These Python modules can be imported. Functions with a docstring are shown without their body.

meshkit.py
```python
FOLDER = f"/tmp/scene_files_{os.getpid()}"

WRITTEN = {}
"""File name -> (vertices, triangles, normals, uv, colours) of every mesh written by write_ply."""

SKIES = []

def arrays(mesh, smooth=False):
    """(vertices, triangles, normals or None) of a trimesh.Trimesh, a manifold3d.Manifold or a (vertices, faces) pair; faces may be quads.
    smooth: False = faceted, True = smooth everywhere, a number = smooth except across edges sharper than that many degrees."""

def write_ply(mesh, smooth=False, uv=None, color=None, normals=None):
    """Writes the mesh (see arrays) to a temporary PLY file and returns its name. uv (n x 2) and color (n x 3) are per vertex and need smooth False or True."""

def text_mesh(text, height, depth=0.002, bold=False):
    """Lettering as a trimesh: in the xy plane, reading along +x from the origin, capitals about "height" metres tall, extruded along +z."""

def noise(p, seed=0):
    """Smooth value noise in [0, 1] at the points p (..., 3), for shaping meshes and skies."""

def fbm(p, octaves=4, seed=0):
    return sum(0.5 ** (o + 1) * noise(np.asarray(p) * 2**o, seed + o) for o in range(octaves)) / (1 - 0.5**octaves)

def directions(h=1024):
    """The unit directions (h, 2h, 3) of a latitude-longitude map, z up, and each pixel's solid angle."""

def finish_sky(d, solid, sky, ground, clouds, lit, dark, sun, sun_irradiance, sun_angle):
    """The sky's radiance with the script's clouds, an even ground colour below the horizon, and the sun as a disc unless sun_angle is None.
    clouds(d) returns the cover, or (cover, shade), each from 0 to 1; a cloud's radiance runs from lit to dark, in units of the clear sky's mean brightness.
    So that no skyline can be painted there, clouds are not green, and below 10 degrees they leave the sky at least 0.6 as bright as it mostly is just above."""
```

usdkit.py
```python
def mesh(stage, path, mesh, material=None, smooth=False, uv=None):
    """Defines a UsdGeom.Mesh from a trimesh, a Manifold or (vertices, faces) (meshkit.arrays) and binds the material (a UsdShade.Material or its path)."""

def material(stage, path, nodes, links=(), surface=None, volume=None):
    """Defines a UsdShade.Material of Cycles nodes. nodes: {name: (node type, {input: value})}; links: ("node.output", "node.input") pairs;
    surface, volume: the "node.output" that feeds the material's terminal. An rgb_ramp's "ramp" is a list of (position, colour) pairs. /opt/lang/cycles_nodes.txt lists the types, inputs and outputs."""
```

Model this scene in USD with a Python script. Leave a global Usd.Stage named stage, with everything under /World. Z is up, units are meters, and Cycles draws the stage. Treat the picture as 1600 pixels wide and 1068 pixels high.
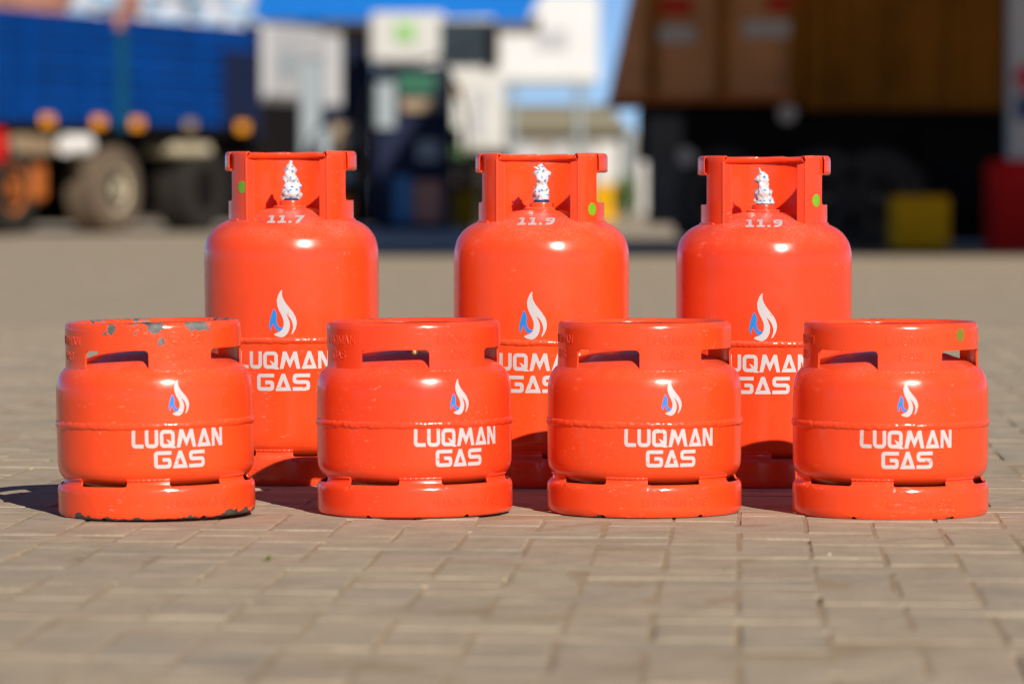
import math, random
import numpy as np, trimesh, manifold3d as m3, shapely
from shapely.geometry import Polygon, LineString, box as sbox, Point
from shapely import affinity
from shapely.ops import unary_union
import usdkit, meshkit
from pxr import Usd, UsdGeom, UsdLux, UsdShade, Gf, Sdf

PI = math.pi
stage = Usd.Stage.CreateInMemory()
UsdGeom.SetStageUpAxis(stage, 'Z'); UsdGeom.SetStageMetersPerUnit(stage, 1.0)
UsdGeom.Xform.Define(stage, '/World'); UsdGeom.Scope.Define(stage, '/World/Looks')

# ------------------------------------------------------------ camera, sky, sun, exposure
CAM_H, FPX, HORIZON = 0.494, 6000.0, 310.0            # a 135 mm lens, half a metre above the paving
cam = UsdGeom.Camera.Define(stage, '/World/camera')
cam.AddTranslateOp().Set(Gf.Vec3d(0, 0, CAM_H))
cam.AddRotateXYZOp().Set(Gf.Vec3f(90 - math.degrees(math.atan((534 - HORIZON) / FPX)), 0, 0))
cam.CreateFocalLengthAttr(135.0); cam.CreateHorizontalApertureAttr(36.0); cam.CreateVerticalApertureAttr(36.0 * 683 / 1024)
cam.CreateClippingRangeAttr(Gf.Vec2f(0.1, 5000))
cam.CreateFStopAttr(3.5); cam.CreateFocusDistanceAttr(6.28)
EXPOSURE = 0.36
cam.CreateExposureAttr(EXPOSURE)

SUN_AZ, SUN_EL = math.radians(22), math.radians(29.5)   # to the right of straight behind the camera
sun_dir = np.array([math.cos(SUN_EL) * math.sin(SUN_AZ), -math.cos(SUN_EL) * math.cos(SUN_AZ), math.sin(SUN_EL)])
sky_m = usdkit.material(stage, '/World/Looks/sky_light', {
    'sky': ('sky_texture', {'sky_type': 'single_scattering', 'sun_disc': False, 'sun_elevation': SUN_EL,
                            'sun_rotation': math.atan2(sun_dir[0], sun_dir[1]), 'altitude': 1700.0, 'air_density': 0.45, 'aerosol_density': 0.05, 'ozone_density': 4.0}),
    'bg': ('background_shader', {'strength': 0.070})}, [('sky.color', 'bg.color')], surface='bg.background')
dome = UsdLux.DomeLight.Define(stage, '/World/sky')
UsdShade.MaterialBindingAPI.Apply(dome.GetPrim()).Bind(sky_m)
dome.GetPrim().SetCustomDataByKey('kind', 'structure')
sun = UsdLux.DistantLight.Define(stage, '/World/sun')
sun.CreateIntensityAttr(1.2); sun.CreateAngleAttr(0.53); sun.CreateNormalizeAttr(True); sun.CreateColorAttr(Gf.Vec3f(1.0, 0.93, 0.82))
sun.AddRotateXYZOp().Set(Gf.Vec3f(90 - math.degrees(SUN_EL), 0, math.degrees(SUN_AZ)))

# ------------------------------------------------------------ helpers
used = {}
def path_of(name, parent='/World'):
    parent = str(parent)
    k = used.get((parent, name), 0); used[(parent, name)] = k + 1
    return f'{parent}/{name}' if k == 0 else f'{parent}/{name}_{k:03d}'

def tag(p, label=None, cat=None, group=None, kind=None):
    p = p.GetPrim() if hasattr(p, 'GetPrim') else p
    for k, v in (('label', label), ('category', cat), ('group', group), ('kind', kind)):
        if v: p.SetCustomDataByKey(k, v)
    return p

def thing(name, label, cat, loc=(0, 0, 0), rot=(0, 0, 0), group=None, kind=None):
    x = UsdGeom.Xform.Define(stage, path_of(name))
    x.AddTranslateOp().Set(Gf.Vec3d(*map(float, loc)))
    if any(rot): x.AddRotateXYZOp().Set(Gf.Vec3f(*map(float, rot)))
    tag(x, label, cat, group, kind)
    return x

def part(name, mesh, m, parent, smooth=30, label=None):
    p = usdkit.mesh(stage, path_of(name, parent.GetPath()), mesh, m, smooth=smooth)
    if label: tag(p, label)
    return p

def top(name, mesh, m, smooth=30, **kw):
    p = usdkit.mesh(stage, path_of(name), mesh, m, smooth=smooth)
    tag(p, **kw); return p

def tm(v, f):
    return trimesh.Trimesh(np.asarray(v, float), np.asarray(f, int), process=False)

def cat(*ms):
    return trimesh.util.concatenate([m if isinstance(m, trimesh.Trimesh) else to_tm(m) for m in ms])

def to_tm(man):
    m = man.to_mesh()
    return tm(m.vert_properties[:, :3], m.tri_verts)

def cbox(x0, x1, y0, y1, z0, z1, c=0.01):
    """A box with chamfered edges."""
    c = min(c, 0.3 * (x1 - x0), 0.3 * (y1 - y0), 0.3 * (z1 - z0))
    pts = []
    for sx, sy, sz in np.ndindex(2, 2, 2):
        X, Y, Z = (x0, x1)[sx], (y0, y1)[sy], (z0, z1)[sz]
        ix, iy, iz = (c, -c)[sx], (c, -c)[sy], (c, -c)[sz]
        pts += [(X, Y + iy, Z + iz), (X + ix, Y, Z + iz), (X + ix, Y + iy, Z)]
    return trimesh.convex.convex_hull(np.array(pts))

def prism_xz(poly, y0, y1):
    """Extrudes a polygon given in (x, z) from y0 to y1."""
    m = trimesh.creation.extrude_polygon(poly if isinstance(poly, Polygon) else Polygon(poly), y1 - y0, engine='earcut')
    v = np.array(m.vertices)
    return trimesh.Trimesh(np.stack([v[:, 0], y1 - v[:, 2], v[:, 1]], 1), m.faces, process=False)

def tube(pts, r, n=10):
    """A round bar along a polyline."""
    out = []
    for a, b in zip(pts[:-1], pts[1:]):
        out.append(trimesh.creation.cylinder(r, segment=[a, b], sections=n))
    for p in pts[1:-1]:
        s = trimesh.creation.icosphere(1, r); s.apply_translation(p); out.append(s)
    return cat(*out)

def lathe(profile, n=160, bump=None):
    """Revolves an open (r, z) profile round z. bump(theta, r, z) may return a radial offset."""
    p = np.asarray(profile, float)
    th = np.arange(n) / n * 2 * PI
    T, R = np.meshgrid(th, p[:, 0], indexing='ij'); Z = np.broadcast_to(p[:, 1], R.shape)
    R = R + (bump(T, R, Z) if bump else 0)
    v = np.stack([R * np.sin(T), -R * np.cos(T), Z], -1).reshape(-1, 3)
    k = len(p); f = []
    i = np.arange(n)[:, None]; j = np.arange(k - 1)[None]
    a = (i * k + j).ravel(); b = (((i + 1) % n) * k + j).ravel()
    f = np.concatenate([np.stack([a, b, b + 1], 1), np.stack([a, b + 1, a + 1], 1)])
    v, f = np.asarray(v), f
    m = trimesh.Trimesh(v, f, process=False); m.merge_vertices(); m.update_faces(m.nondegenerate_faces())
    return m

def smooth_curve(pts, n=8, closed=False):
    """A smooth curve through the points: shape-preserving along chord length when open, Catmull-Rom when closed."""
    p = np.asarray(pts, float)
    if not closed:
        from scipy.interpolate import PchipInterpolator
        t = np.concatenate([[0], np.cumsum(np.linalg.norm(np.diff(p, axis=0), axis=1))])
        tt = np.concatenate([np.linspace(a, b, n, endpoint=False) for a, b in zip(t[:-1], t[1:])] + [[t[-1]]])
        return PchipInterpolator(t, p, axis=0)(tt)
    P = np.vstack([p[-1:], p, p[:2]]) if closed else np.vstack([2 * p[0] - p[1], p, 2 * p[-1] - p[-2]])
    out = []
    for k in range(1, len(P) - 2):
        t = np.linspace(0, 1, n, endpoint=False)[:, None]
        a, b, c, d = P[k - 1], P[k], P[k + 1], P[k + 2]
        out.append(0.5 * (2 * b + (c - a) * t + (2 * a - 5 * b + 4 * c - d) * t**2 + (3 * b - a - 3 * c + d) * t**3))
    if not closed: out.append(p[-1:])
    return np.vstack(out)

def sheet(poly, thick, size):
    """A flat plate of the polygon(s) in (u, w), thickness along t, cut fine enough to be bent."""
    polys = [g for g in getattr(poly, 'geoms', [poly]) if g.area > 1e-9]
    rings = []
    for g in polys:
        g = shapely.geometry.polygon.orient(g)
        rings += [np.array(g.exterior.coords)[:-1]] + [np.array(h.coords)[:-1] for h in g.interiors]
    cs = m3.CrossSection(rings, m3.FillRule.EvenOdd)
    man = m3.Manifold.extrude(cs, thick).refine_to_length(size)
    return to_tm(man)

def wrap(mesh, profile, theta0, r_ref, w0=0.0, t0=0.0, fixed_r=False):
    """Bends a plate: u runs round the axis (radius r_ref at angle theta0), w along the (r, z) profile, t outwards."""
    p = np.asarray(profile, float)
    s = np.concatenate([[0], np.cumsum(np.linalg.norm(np.diff(p, axis=0), axis=1))])
    v = np.array(mesh.vertices); w = v[:, 1] + w0
    r, z = np.interp(w, s, p[:, 0]), np.interp(w, s, p[:, 1])
    e = 0.0008
    dr = np.interp(np.clip(w + e, 0, s[-1]), s, p[:, 0]) - np.interp(np.clip(w - e, 0, s[-1]), s, p[:, 0])
    dz = np.interp(np.clip(w + e, 0, s[-1]), s, p[:, 1]) - np.interp(np.clip(w - e, 0, s[-1]), s, p[:, 1])
    L = np.maximum(np.hypot(dr, dz), 1e-12)
    t = v[:, 2] + t0
    r, z = r + t * dz / L, z - t * dr / L
    th = theta0 + v[:, 0] / (np.maximum(r, 0.02) if fixed_r else r_ref)
    return tm(np.stack([r * np.sin(th), -r * np.cos(th), z], 1), mesh.faces)

def w_at(profile, z):
    """Arc length at which a rising profile first reaches z."""
    p = np.asarray(profile, float)
    s = np.concatenate([[0], np.cumsum(np.linalg.norm(np.diff(p, axis=0), axis=1))])
    return float(np.interp(z, p[:, 1], s))

def X(px, d): return (px - 800) / FPX * d
def Z(py, d): return CAM_H + (HORIZON - py) / FPX * d
def G(d): return 0.0

# ------------------------------------------------------------ materials
def L(name): return '/World/Looks/' + name
def plain(name, col, rough=0.6, metallic=0.0, var=0.12, scale=3.0, bump=0.0, bscale=60.0, spec=0.5):
    """A colour with soft cloudy variation and an optional fine relief."""
    nodes = {'tc': ('texture_coordinate', {}), 'n': ('noise_texture', {'scale': scale, 'detail': 5.0, 'roughness': 0.6}),
             'r': ('rgb_ramp', {'ramp': [(0.25, tuple(c * (1 - var) for c in col)), (0.75, tuple(min(1, c * (1 + var)) for c in col))]}),
             'p': ('principled_bsdf', {'roughness': rough, 'metallic': metallic, 'specular_ior_level': spec})}
    links = [('tc.object', 'n.vector'), ('n.fac', 'r.fac'), ('r.color', 'p.base_color')]
    if bump:
        nodes['n2'] = ('noise_texture', {'scale': bscale, 'detail': 4.0}); nodes['b'] = ('bump', {'strength': bump, 'distance': 0.002})
        links += [('tc.object', 'n2.vector'), ('n2.fac', 'b.height'), ('b.normal', 'p.normal')]
    return usdkit.material(stage, L(name), nodes, links, surface='p.BSDF')

RED = (0.80, 0.054, 0.0105)
def paint(name, seed, dust=0.25, chips=None, chip_col=(0.16, 0.15, 0.14), chip_lo=0.55, chip_soft=0.02, zr=None, scale=40.0, spots=()):
    """Glossy orange-red cylinder paint: slight orange peel, dust on upward faces, chips that thicken over the height range zr."""
    nodes = {
        'tc': ('texture_coordinate', {}), 'mp': ('mapping', {'location': (seed * 1.37, seed * 0.71, seed * 2.13)}),
        'n': ('noise_texture', {'scale': 9.0, 'detail': 4.0}),
        'col': ('rgb_ramp', {'ramp': [(0.3, tuple(c * 0.94 for c in RED)), (0.7, (0.83, 0.061, 0.012))]}),
        'geo': ('geometry', {}), 'sn': ('separate_xyz', {}),
        'up': ('map_range', {'from_min': 0.15, 'from_max': 0.95, 'to_min': 0.0, 'to_max': 1.0, 'clamp': True}),
        'dn': ('noise_texture', {'scale': 420.0, 'detail': 3.0, 'roughness': 0.7}), 'dn2': ('noise_texture', {'scale': 22.0, 'detail': 4.0}),
        'dr': ('map_range', {'from_min': 0.38, 'from_max': 0.68, 'to_min': 0.0, 'to_max': 1.0, 'clamp': True}),
        'dr2': ('map_range', {'from_min': 0.35, 'from_max': 0.7, 'to_min': 0.25, 'to_max': 1.0, 'clamp': True}),
        'd1': ('math', {'math_type': 'multiply'}), 'd2': ('math', {'math_type': 'multiply'}), 'd3': ('math', {'math_type': 'multiply', 'value2': dust}),
        'dust': ('mix', {'color2': (0.60, 0.33, 0.25)}),
        'peel': ('noise_texture', {'scale': 160.0, 'detail': 2.0}), 'wob': ('noise_texture', {'scale': 26.0, 'detail': 1.0}),
        'bev': ('bevel', {'radius': 0.0014, 'samples': 4}),
        'b1': ('bump', {'strength': 0.07, 'distance': 0.0006}), 'b2': ('bump', {'strength': 0.20, 'distance': 0.0012}),
        'rn': ('noise_texture', {'scale': 55.0, 'detail': 5.0}), 'rr': ('map_range', {'from_min': 0.3, 'from_max': 0.7, 'to_min': 0.17, 'to_max': 0.27, 'clamp': True}),
        'rd': ('mix_float', {'b': 0.75}),
        'sp': ('voronoi_texture', {'scale': 95.0, 'feature': 'f1'}), 'spr': ('map_range', {'from_min': 0.05, 'from_max': 0.09, 'to_min': 1.0, 'to_max': 0.0, 'clamp': True}),
        'spn': ('noise_texture', {'scale': 17.0, 'detail': 3.0}), 'spm': ('map_range', {'from_min': 0.6, 'from_max': 0.66, 'to_min': 0.0, 'to_max': 0.75, 'clamp': True}),
        'sx': ('math', {'math_type': 'multiply'}), 'spc': ('mix', {'color2': (0.16, 0.045, 0.03)}),
        'scm': ('mapping', {'location': (seed * 3.1, seed, 0.0), 'rotation': (0.5, 0.35, seed * 0.7), 'scale': (0.22, 1.0, 1.0)}), 'scn': ('noise_texture', {'scale': 210.0, 'detail': 3.0, 'roughness': 0.6}),
        'scw': ('noise_texture', {'scale': 11.0, 'detail': 3.0}), 'scr': ('map_range', {'from_min': 0.62, 'from_max': 0.70, 'to_min': 0.0, 'to_max': 0.6, 'clamp': True}),
        'scr2': ('map_range', {'from_min': 0.52, 'from_max': 0.62, 'to_min': 0.0, 'to_max': 1.0, 'clamp': True}), 'scx': ('math', {'math_type': 'multiply'}), 'scc': ('mix', {'color2': (0.80, 0.20, 0.13)}),
        'hs': ('hsv', {'hue': 0.5 + 0.0011 * math.sin(seed * 2.3), 'saturation': 1.0, 'value': 1.0 + 0.04 * math.sin(seed * 1.7)}),
        'p': ('principled_bsdf', {'specular_ior_level': 0.5, 'coat_weight': 0.10, 'coat_roughness': 0.08})}
    links = [('tc.object', 'mp.vector')] + [('mp.vector', k + '.vector') for k in ('n', 'dn', 'dn2', 'peel', 'wob', 'rn', 'sp', 'spn')] + [
        ('n.fac', 'col.fac'), ('geo.normal', 'sn.vector'), ('sn.z', 'up.value'), ('dn.fac', 'dr.value'), ('dn2.fac', 'dr2.value'),
        ('up.result', 'd1.value1'), ('dr.result', 'd1.value2'), ('d1.value', 'd2.value1'), ('dr2.result', 'd2.value2'), ('d2.value', 'd3.value1'),
        ('sp.distance', 'spr.value'), ('spn.fac', 'spm.value'), ('spr.result', 'sx.value1'), ('spm.result', 'sx.value2'), ('sx.value', 'spc.fac'), ('col.color', 'hs.color'), ('hs.color', 'scc.color1'), ('tc.object', 'scm.vector'), ('scm.vector', 'scn.vector'), ('mp.vector', 'scw.vector'), ('scn.fac', 'scr.value'), ('scw.fac', 'scr2.value'), ('scr.result', 'scx.value1'), ('scr2.result', 'scx.value2'), ('scx.value', 'scc.fac'), ('scc.color', 'spc.color1'),
        ('d3.value', 'dust.fac'), ('spc.color', 'dust.color1'),
        ('bev.bevel', 'b1.normal'), ('peel.fac', 'b1.height'), ('b1.normal', 'b2.normal'), ('wob.fac', 'b2.height'),
        ('rn.fac', 'rr.value'), ('rr.result', 'rd.a'), ('d3.value', 'rd.fac'), ('rd.result', 'p.roughness')]
    if chips is None:
        links += [('dust.color', 'p.base_color'), ('b2.normal', 'p.normal')]
    else:
        nodes.update({'so': ('separate_xyz', {}), 'hz': ('map_range', {'from_min': zr[0], 'from_max': zr[1], 'to_min': 0.0, 'to_max': chips, 'clamp': True}),
                      'cn': ('noise_texture', {'scale': scale, 'detail': 6.0, 'roughness': 0.62}), 'cb': ('noise_texture', {'scale': scale * 0.3, 'detail': 1.0}),
                      'cbm': ('math', {'math_type': 'multiply_add', 'value2': 0.55, 'value3': -0.275}),
                      'ca': ('math', {'math_type': 'add'}), 'ca2': ('math', {'math_type': 'add'}),
                      'cm': ('map_range', {'from_min': chip_lo, 'from_max': chip_lo + chip_soft, 'to_min': 0.0, 'to_max': 1.0, 'clamp': True}),
                      'cc': ('rgb_ramp', {'ramp': [(0.35, tuple(c * 0.55 for c in chip_col)), (0.65, tuple(c * 1.35 for c in chip_col))]}),
                      'chip': ('mix', {}), 'b3': ('bump', {'strength': 0.5, 'distance': 0.0009, 'invert': True}), 'rc': ('mix_float', {'b': 0.62})})
        links += [('tc.object', 'so.vector'), ('so.z', 'hz.value'), ('mp.vector', 'cn.vector'), ('mp.vector', 'cb.vector'), ('cn.fac', 'ca.value1'), ('hz.result', 'ca.value2'),
                  ('cb.fac', 'cbm.value1'), ('ca.value', 'ca2.value1'), ('cbm.value', 'ca2.value2'), ('ca2.value', 'cm.value'), ('cm.result', 'chip.fac'), ('dust.color', 'chip.color1'),
                  ('rn.fac', 'cc.fac'), ('cc.color', 'chip.color2'), ('chip.color', 'p.base_color'), ('cm.result', 'b3.height'), ('b2.normal', 'b3.normal'), ('b3.normal', 'p.normal'),
                  ('cm.result', 'rc.fac'), ('rd.result', 'rc.a'), ('rc.result', 'p.roughness')]
        last = 'hz.result'
        for k, (sth, sz, sr, gain) in enumerate(spots):        # places where knocks have taken the paint off
            a = math.radians(sth); pos = (0.14 * math.sin(a), -0.14 * math.cos(a), sz)
            nodes.update({f'h{k}': ('vector_math', {'math_type': 'distance', 'vector2': pos}), f'hm{k}': ('map_range', {'from_min': sr * 0.3, 'from_max': sr, 'to_min': gain, 'to_max': 0.0, 'clamp': True}), f'ha{k}': ('math', {'math_type': 'add'})})
            links += [('tc.object', f'h{k}.vector1'), (f'h{k}.value', f'hm{k}.value'), (last, f'ha{k}.value1'), (f'hm{k}.result', f'ha{k}.value2')]; last = f'ha{k}.value'
        links = [(last if a == 'hz.result' and b == 'ca.value2' else a, b) for a, b in links]
    return usdkit.material(stage, L(name), nodes, links, surface='p.BSDF')

def print_ink(name, col, seed):
    """Stencilled paint, thin in places so that red specks show."""
    nodes = {'tc': ('texture_coordinate', {}), 'mp': ('mapping', {'location': (seed, seed * 2.0, 0.3)}), 'n': ('noise_texture', {'scale': 170.0, 'detail': 5.0, 'roughness': 0.7}),
             'n2': ('noise_texture', {'scale': 30.0, 'detail': 3.0}), 'a': ('math', {'math_type': 'multiply_add', 'value2': 0.5, 'value3': 0.0}), 's': ('math', {'math_type': 'add'}),
             'm': ('map_range', {'from_min': 0.90, 'from_max': 0.98, 'to_min': 0.0, 'to_max': 0.85, 'clamp': True}),
             'c': ('mix', {'color1': col, 'color2': (0.72, 0.10, 0.06)}), 'p': ('principled_bsdf', {'roughness': 0.5})}
    return usdkit.material(stage, L(name), nodes, [('tc.object', 'mp.vector'), ('mp.vector', 'n.vector'), ('mp.vector', 'n2.vector'), ('n2.fac', 'a.value1'), ('n.fac', 's.value1'), ('a.value', 's.value2'),
                           ('s.value', 'm.value'), ('m.result', 'c.fac'), ('c.color', 'p.base_color')], surface='p.BSDF')

def concrete(name, col, seed):
    """Worn paving: tinted cloud, sandy grain, stains and a rough relief, continuous over the blocks."""
    nodes = {'g': ('geometry', {}), 'mp': ('mapping', {'location': (seed, 0.0, seed * 0.3)}),
             'n': ('noise_texture', {'scale': 14.0, 'detail': 7.0, 'roughness': 0.65}), 'r': ('rgb_ramp', {'ramp': [(0.28, tuple(c * 0.80 for c in col)), (0.5, col), (0.75, tuple(c * 1.16 for c in col))]}),
             'f': ('noise_texture', {'scale': 330.0, 'detail': 4.0, 'roughness': 0.75}), 'fr': ('rgb_ramp', {'ramp': [(0.3, (0.62, 0.62, 0.62)), (0.5, (1, 1, 1)), (0.72, (1.25, 1.22, 1.18))]}),
             'mu': ('mix', {'mix_type': 'multiply', 'fac': 0.8}),
             'st': ('noise_texture', {'scale': 2.3, 'detail': 6.0, 'roughness': 0.7}), 'sr': ('map_range', {'from_min': 0.50, 'from_max': 0.72, 'to_min': 0.0, 'to_max': 0.55, 'clamp': True}),
             'sm': ('mix', {'color2': tuple(c * 0.62 for c in (col[0] * 0.92, col[1], col[2] * 1.12))}),
             'bn': ('noise_texture', {'scale': 120.0, 'detail': 6.0, 'roughness': 0.7}), 'bn2': ('noise_texture', {'scale': 22.0, 'detail': 3.0}),
             'b': ('bump', {'strength': 0.55, 'distance': 0.0025}), 'b2': ('bump', {'strength': 0.6, 'distance': 0.006}),
             'p': ('principled_bsdf', {'roughness': 0.85, 'specular_ior_level': 0.25})}
    links = [('g.position', 'mp.vector')] + [('mp.vector', k + '.vector') for k in ('n',)] + [('g.position', k + '.vector') for k in ('f', 'st', 'bn', 'bn2')] + [
        ('n.fac', 'r.fac'), ('f.fac', 'fr.fac'), ('r.color', 'mu.color1'), ('fr.color', 'mu.color2'), ('st.fac', 'sr.value'), ('sr.result', 'sm.fac'), ('mu.color', 'sm.color1'), ('sm.color', 'p.base_color'),
        ('bn2.fac', 'b2.height'), ('b2.normal', 'b.normal'), ('bn.fac', 'b.height'), ('b.normal', 'p.normal')]
    return usdkit.material(stage, L(name), nodes, links, surface='p.BSDF')

PAVER = [concrete('paver_beige', (0.376, 0.306, 0.219), 0.0), concrete('paver_warm', (0.388, 0.307, 0.220), 3.1),
         concrete('paver_grey', (0.366, 0.303, 0.224), 7.7), concrete('paver_pale', (0.388, 0.318, 0.228), 11.3)]
SAND = concrete('joint_sand', (0.330, 0.248, 0.160), 5.0)
GROUND = concrete('far_ground', (0.376, 0.306, 0.218), 9.0)
WHITE_INK = print_ink('white_ink', (0.47, 0.44, 0.445), 0.4)
BLUE_INK = print_ink('blue_ink', (0.004, 0.185, 0.58), 1.9)
GREEN_STICKER = plain('green_sticker', (0.16, 0.42, 0.012), 0.35, var=0.15, scale=120)
OLIVE_STICKER = plain('olive_sticker', (0.20, 0.17, 0.015), 0.4, var=0.3, scale=160)
BRASS = plain('valve_brass', (0.45, 0.30, 0.10), 0.35, metallic=1.0)
NAVY_CAP = plain('navy_cap', (0.012, 0.03, 0.11), 0.4)
WRAP = usdkit.material(stage, L('seal_film'), {
    'tc': ('texture_coordinate', {}), 'v': ('voronoi_texture', {'scale': 125.0, 'feature': 'f1', 'randomness': 0.8}), 'n': ('noise_texture', {'scale': 260.0, 'detail': 2.0}),
    'a': ('math', {'math_type': 'multiply_add', 'value2': 0.7, 'value3': -0.35}), 's': ('math', {'math_type': 'add'}),
    'm': ('map_range', {'from_min': 0.27, 'from_max': 0.33, 'to_min': 1.0, 'to_max': 0.0, 'clamp': True}),
    'c': ('mix', {'color1': (0.56, 0.55, 0.56), 'color2': (0.05, 0.24, 0.56)}),
    'fn': ('noise_texture', {'scale': 90.0, 'detail': 3.0}), 'b': ('bump', {'strength': 0.7, 'distance': 0.002}),
    'p': ('principled_bsdf', {'roughness': 0.28})},
    [('tc.object', 'v.vector'), ('tc.object', 'n.vector'), ('tc.object', 'fn.vector'), ('n.fac', 'a.value1'), ('v.distance', 's.value1'), ('a.value', 's.value2'), ('s.value', 'm.value'), ('m.result', 'c.fac'),
     ('c.color', 'p.base_color'), ('fn.fac', 'b.height'), ('b.normal', 'p.normal')], surface='p.BSDF')

# ------------------------------------------------------------ ground and paving
def ground_sheet():
    m = trimesh.creation.box((1, 1, 1))
    xs = np.concatenate([[-900, -300, -100], np.linspace(-40, 40, 17), [100, 300, 900]]); ys = np.concatenate([[-300, -60, -10], np.linspace(0, 60, 21), [90, 160, 400, 1500]])
    gx, gy = np.meshgrid(xs, ys, indexing='ij'); v = np.stack([gx, gy, np.full_like(gx, -0.010)], -1).reshape(-1, 3)
    n = len(ys); i, j = np.meshgrid(np.arange(len(xs) - 1), np.arange(n - 1), indexing='ij'); a = (i * n + j).ravel()
    return tm(v, np.concatenate([np.stack([a, a + n, a + n + 1], 1), np.stack([a, a + n + 1, a + 1], 1)]))
top('ground', ground_sheet(), GROUND, label='grey beige forecourt ground running back under the parked trucks', cat='ground', kind='structure')

U = 0.1
PAV_A = math.radians(3.4)
e1, e2 = np.array([math.cos(PAV_A), -math.sin(PAV_A)]), np.array([math.sin(PAV_A), math.cos(PAV_A)])
PAV_O = np.array([0.3155, 5.33]) - e2 * 0.05
rng = random.Random(7)
def paver(i0, j0, i1, j1):
    """One block over the cells i0..i1, j0..j1: worn, slightly tilted, chamfered edges."""
    gap = rng.uniform(0.0024, 0.0048)
    c = rng.uniform(0.0020, 0.0038); drop = rng.uniform(0.0010, 0.0018)
    a, b, p, q = i0 * U + gap, i1 * U - gap, j0 * U + gap, j1 * U - gap
    off = np.array([rng.uniform(-.0012, .0012), rng.uniform(-.0012, .0012)]); rot = rng.uniform(-.008, .008)
    tx, ty, h = rng.uniform(-.007, .007), rng.uniform(-.007, .007), rng.uniform(-.0012, .0006)
    cx, cy = (a + b) / 2, (p + q) / 2
    rings = []
    for ins, z in ((c, 0.0), (c * 0.35, -drop * 0.35), (0.0, -drop), (0.0, -0.035)):
        rings += [(a + ins - cx, p + ins - cy, z), (b - ins - cx, p + ins - cy, z), (b - ins - cx, q - ins - cy, z), (a + ins - cx, q - ins - cy, z)]
    v = np.array(rings); v[:, 2] += h + tx * v[:, 0] + ty * v[:, 1]
    v[:4, 2] += [rng.uniform(-.0006, .0003) for _ in range(4)]
    R = np.array([[math.cos(rot), -math.sin(rot)], [math.sin(rot), math.cos(rot)]])
    uv = v[:, :2] @ R.T + [cx, cy] + off
    xy = PAV_O + uv[:, :1] * e1 + uv[:, 1:] * e2
    f = [(0, 1, 2), (0, 2, 3)]
    for k in range(3):
        for s in range(4):
            a0, a1 = 4 * k + s, 4 * k + (s + 1) % 4
            f += [(a0 + 4, a1 + 4, a1), (a0 + 4, a1, a0)]
    return tm(np.column_stack([xy, v[:, 2]]), f)
pave = thing('pavement', 'beige concrete block paving laid in herringbone under the gas cylinders', 'paving', kind='structure')
near, rest = [], []
for i in range(-90, 91):
    for j in range(-40, 110):
        c = (i + j + 1) % 4
        if c not in (0, 2): continue
        cell = (i, j, i + 2, j + 1) if c == 0 else (i, j, i + 1, j + 2)
        ctr = PAV_O + e1 * (cell[0] + cell[2]) / 2 * U + e2 * (cell[1] + cell[3]) / 2 * U
        if not 2.6 < ctr[1] < 15 or abs(ctr[0]) > 0.1334 * ctr[1] + 0.9: continue
        (near if ctr[1] > 3.75 and abs(ctr[0]) < 0.1334 * ctr[1] + 0.10 else rest).append((ctr[1], cell))
near.sort(); singles, rest = near[:300], near[300:] + rest
for d, cell in singles:
    part('paver', paver(*cell), PAVER[rng.choice((0, 0, 1, 1, 2, 3))], pave, smooth=20)
for k in range(4):
    p = part('far_pavers', cat(*[paver(*c) for n, (d, c) in enumerate(rest) if n % 4 == k]), PAVER[k], pave, smooth=20)
    tag(p, kind='stuff')
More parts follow.
